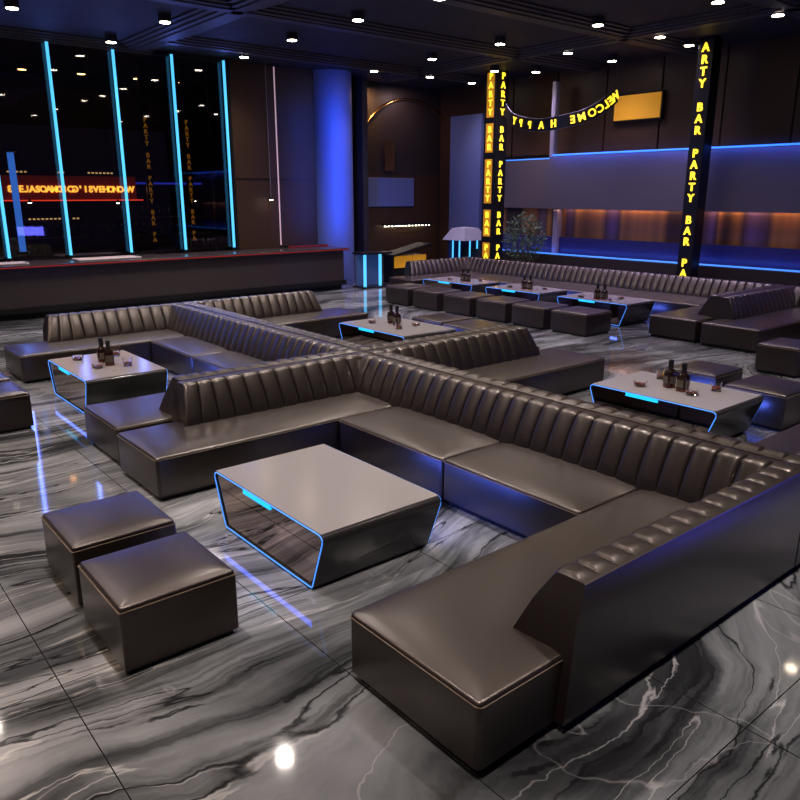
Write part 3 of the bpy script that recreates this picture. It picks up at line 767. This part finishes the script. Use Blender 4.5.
bm = B(); box(bm, 14.2, 15.55, 17.5, 17.95, 0, .80, .01); obj('cabinet_body', bm, 'black', t)
bm = B(); box(bm, 14.25, 15.5, 17.47, 17.5, .45, .80); obj('light_front', bm, 'amber', t)
bm = B(); rings(bm, [[(14.1, y, z) for y, z in ((17.3, .80), (17.95, .80), (17.95, .86), (17.3, .86))], [(15.55, y, z) for y, z in ((17.3, 1.05), (17.95, 1.05), (17.95, 1.15), (17.3, 1.15))]]); obj('slanted_top', bm, 'black', t)
t = thing('wall_rail', 'wall rail with a row of tiny white lights inside the arch', 'light', (15.3, 19.2, 1.6))
bm = B(); box(bm, 15.2, 17.3, 19.2, 19.3, 1.60, 1.68, .01); obj('rail', bm, 'black', t)
for i in range(14):
    bm = B(); lathe(bm, [(.02, 1.585), (.02, 1.60)], 15.3+i*.145, 19.24, 6); obj('bulb', bm, 'lamp', t)
# plant
px, py = 16.45, 14.35
t = thing('potted_plant', 'leafy potted shrub with pale green leaves beside the lettered pillar', 'plant', (px, py, 0))
bm = B(); lathe(bm, [(.17, 0), (.24, .45), (.26, .47), (.22, .47), (.20, .43), (.01, .43)], px, py, 20); obj('pot', bm, 'pot', t, 40)
bm = B()
for k in range(7):
    a = k*2*PI/7; r = .32
    tube(bm, [(px, py, .42), (px+.15*math.cos(a), py+.15*math.sin(a), 1.0), (px+r*math.cos(a), py+r*math.sin(a), 1.55+.2*(k % 3))], .014, 5)
obj('stem', bm, 'stem', t)
bm = B()
for k in range(950):
    while True:
        v = Vector((random.uniform(-1, 1), random.uniform(-1, 1), random.uniform(-1, 1)))
        if .3 < v.length < 1: break
    c = Vector((px, py, 1.38))+Vector((v.x*.62, v.y*.62, v.z*.70))
    d = Vector((random.gauss(0, 1), random.gauss(0, 1), random.gauss(.3, .8))).normalized()
    s = d.cross(Vector((random.gauss(0, 1), random.gauss(0, 1), random.gauss(0, 1)))).normalized()
    nrm = d.cross(s); l = random.uniform(.06, .11); w = l*.28
    ps = [c, c+d*l*.4+s*w+nrm*.008, c+d*l, c+d*l*.4-s*w+nrm*.008]
    lo_ = [bm.verts.new(p) for p in ps]; bm.faces.new(lo_)
fo = obj('foliage', bm, 'leaf', t)
sm = fo.modifiers.new('thick', 'SOLIDIFY'); sm.thickness = .003

# ------------------------------------------------------------------ lights of the place, plus added fill
def area(name, loc, size, energy, col, direction, parent=None):
    L = bpy.data.lights.new(name, 'AREA'); L.shape = 'RECTANGLE'; L.size, L.size_y = size; L.energy = energy; L.color = col
    o = bpy.data.objects.new(name, L); COL.objects.link(o); o.location = loc
    o.rotation_euler = Vector(direction).to_track_quat('-Z', 'Y').to_euler()
    return o
BL = (.06, .16, 1.)
def line_light(x, y0, y1, z, energy, col, direction, size=.06):
    n = 6; s = (y1-y0)/n
    for i in range(n):
        yc = y0+s*(i+.5)
        L = bpy.data.lights.new('cove', 'AREA'); L.shape = 'RECTANGLE'; L.energy = energy/n; L.color = col
        o = bpy.data.objects.new('cove_or_fill_light', L); COL.objects.link(o); o.location = (x+wave(yc), yc, z)
        q = Vector(direction).to_track_quat('-Z', 'Y'); o.rotation_euler = q.to_euler()
        m = q.to_matrix(); L.size, L.size_y = (s, size) if abs((m @ Vector((1, 0, 0))).y) > .7 else (size, s)
line_light(17.02, 0, 14, 3.68, 60, (.05, .13, 1.), (.35, 0, -1), .03)
line_light(17.10, 0, 16, 1.04, 17, (.05, .13, 1.), (1., 0, .35))
line_light(17.32, 0, 14, 2.17, 17, (1., .50, .28), (.5, 0, -1))  # added warm wash below the band, no fixture, brightens the bronze panels
area('blue_fill', (9.5, -2., .9), (1.2, .4), 26, (.12, .12, 1.), (-.7, 1, -.15))  # added blue fill out of view, no fixture, tints the sofa back
for x, y, e in ((12.85, 17.85, 48),):
    area('pillar_wash', (x-.45, y-.55, 3.3), (.12, 3.6), e, (.03, .12, 1.), (.45, 1.2, 0))
area('arch_wash', (14.75, 18.9, 5.6), (.2, .2), 22, (1., .55, .22), (-.1, .35, -1))
area('arch_wash', (16.0, 18.7, 5.6), (.2, .2), 10, (.9, .6, .6), (0, .35, -1))

w = bpy.data.worlds.new('world'); S.world = w; w.use_nodes = True
w.node_tree.nodes['Background'].inputs[0].default_value = (.27, .20, .55, 1); w.node_tree.nodes['Background'].inputs[1].default_value = .07
S.view_settings.view_transform = 'Standard'; S.view_settings.look = 'None'; S.view_settings.gamma = 1; S.view_settings.exposure = .13
S.view_settings.use_curve_mapping = False
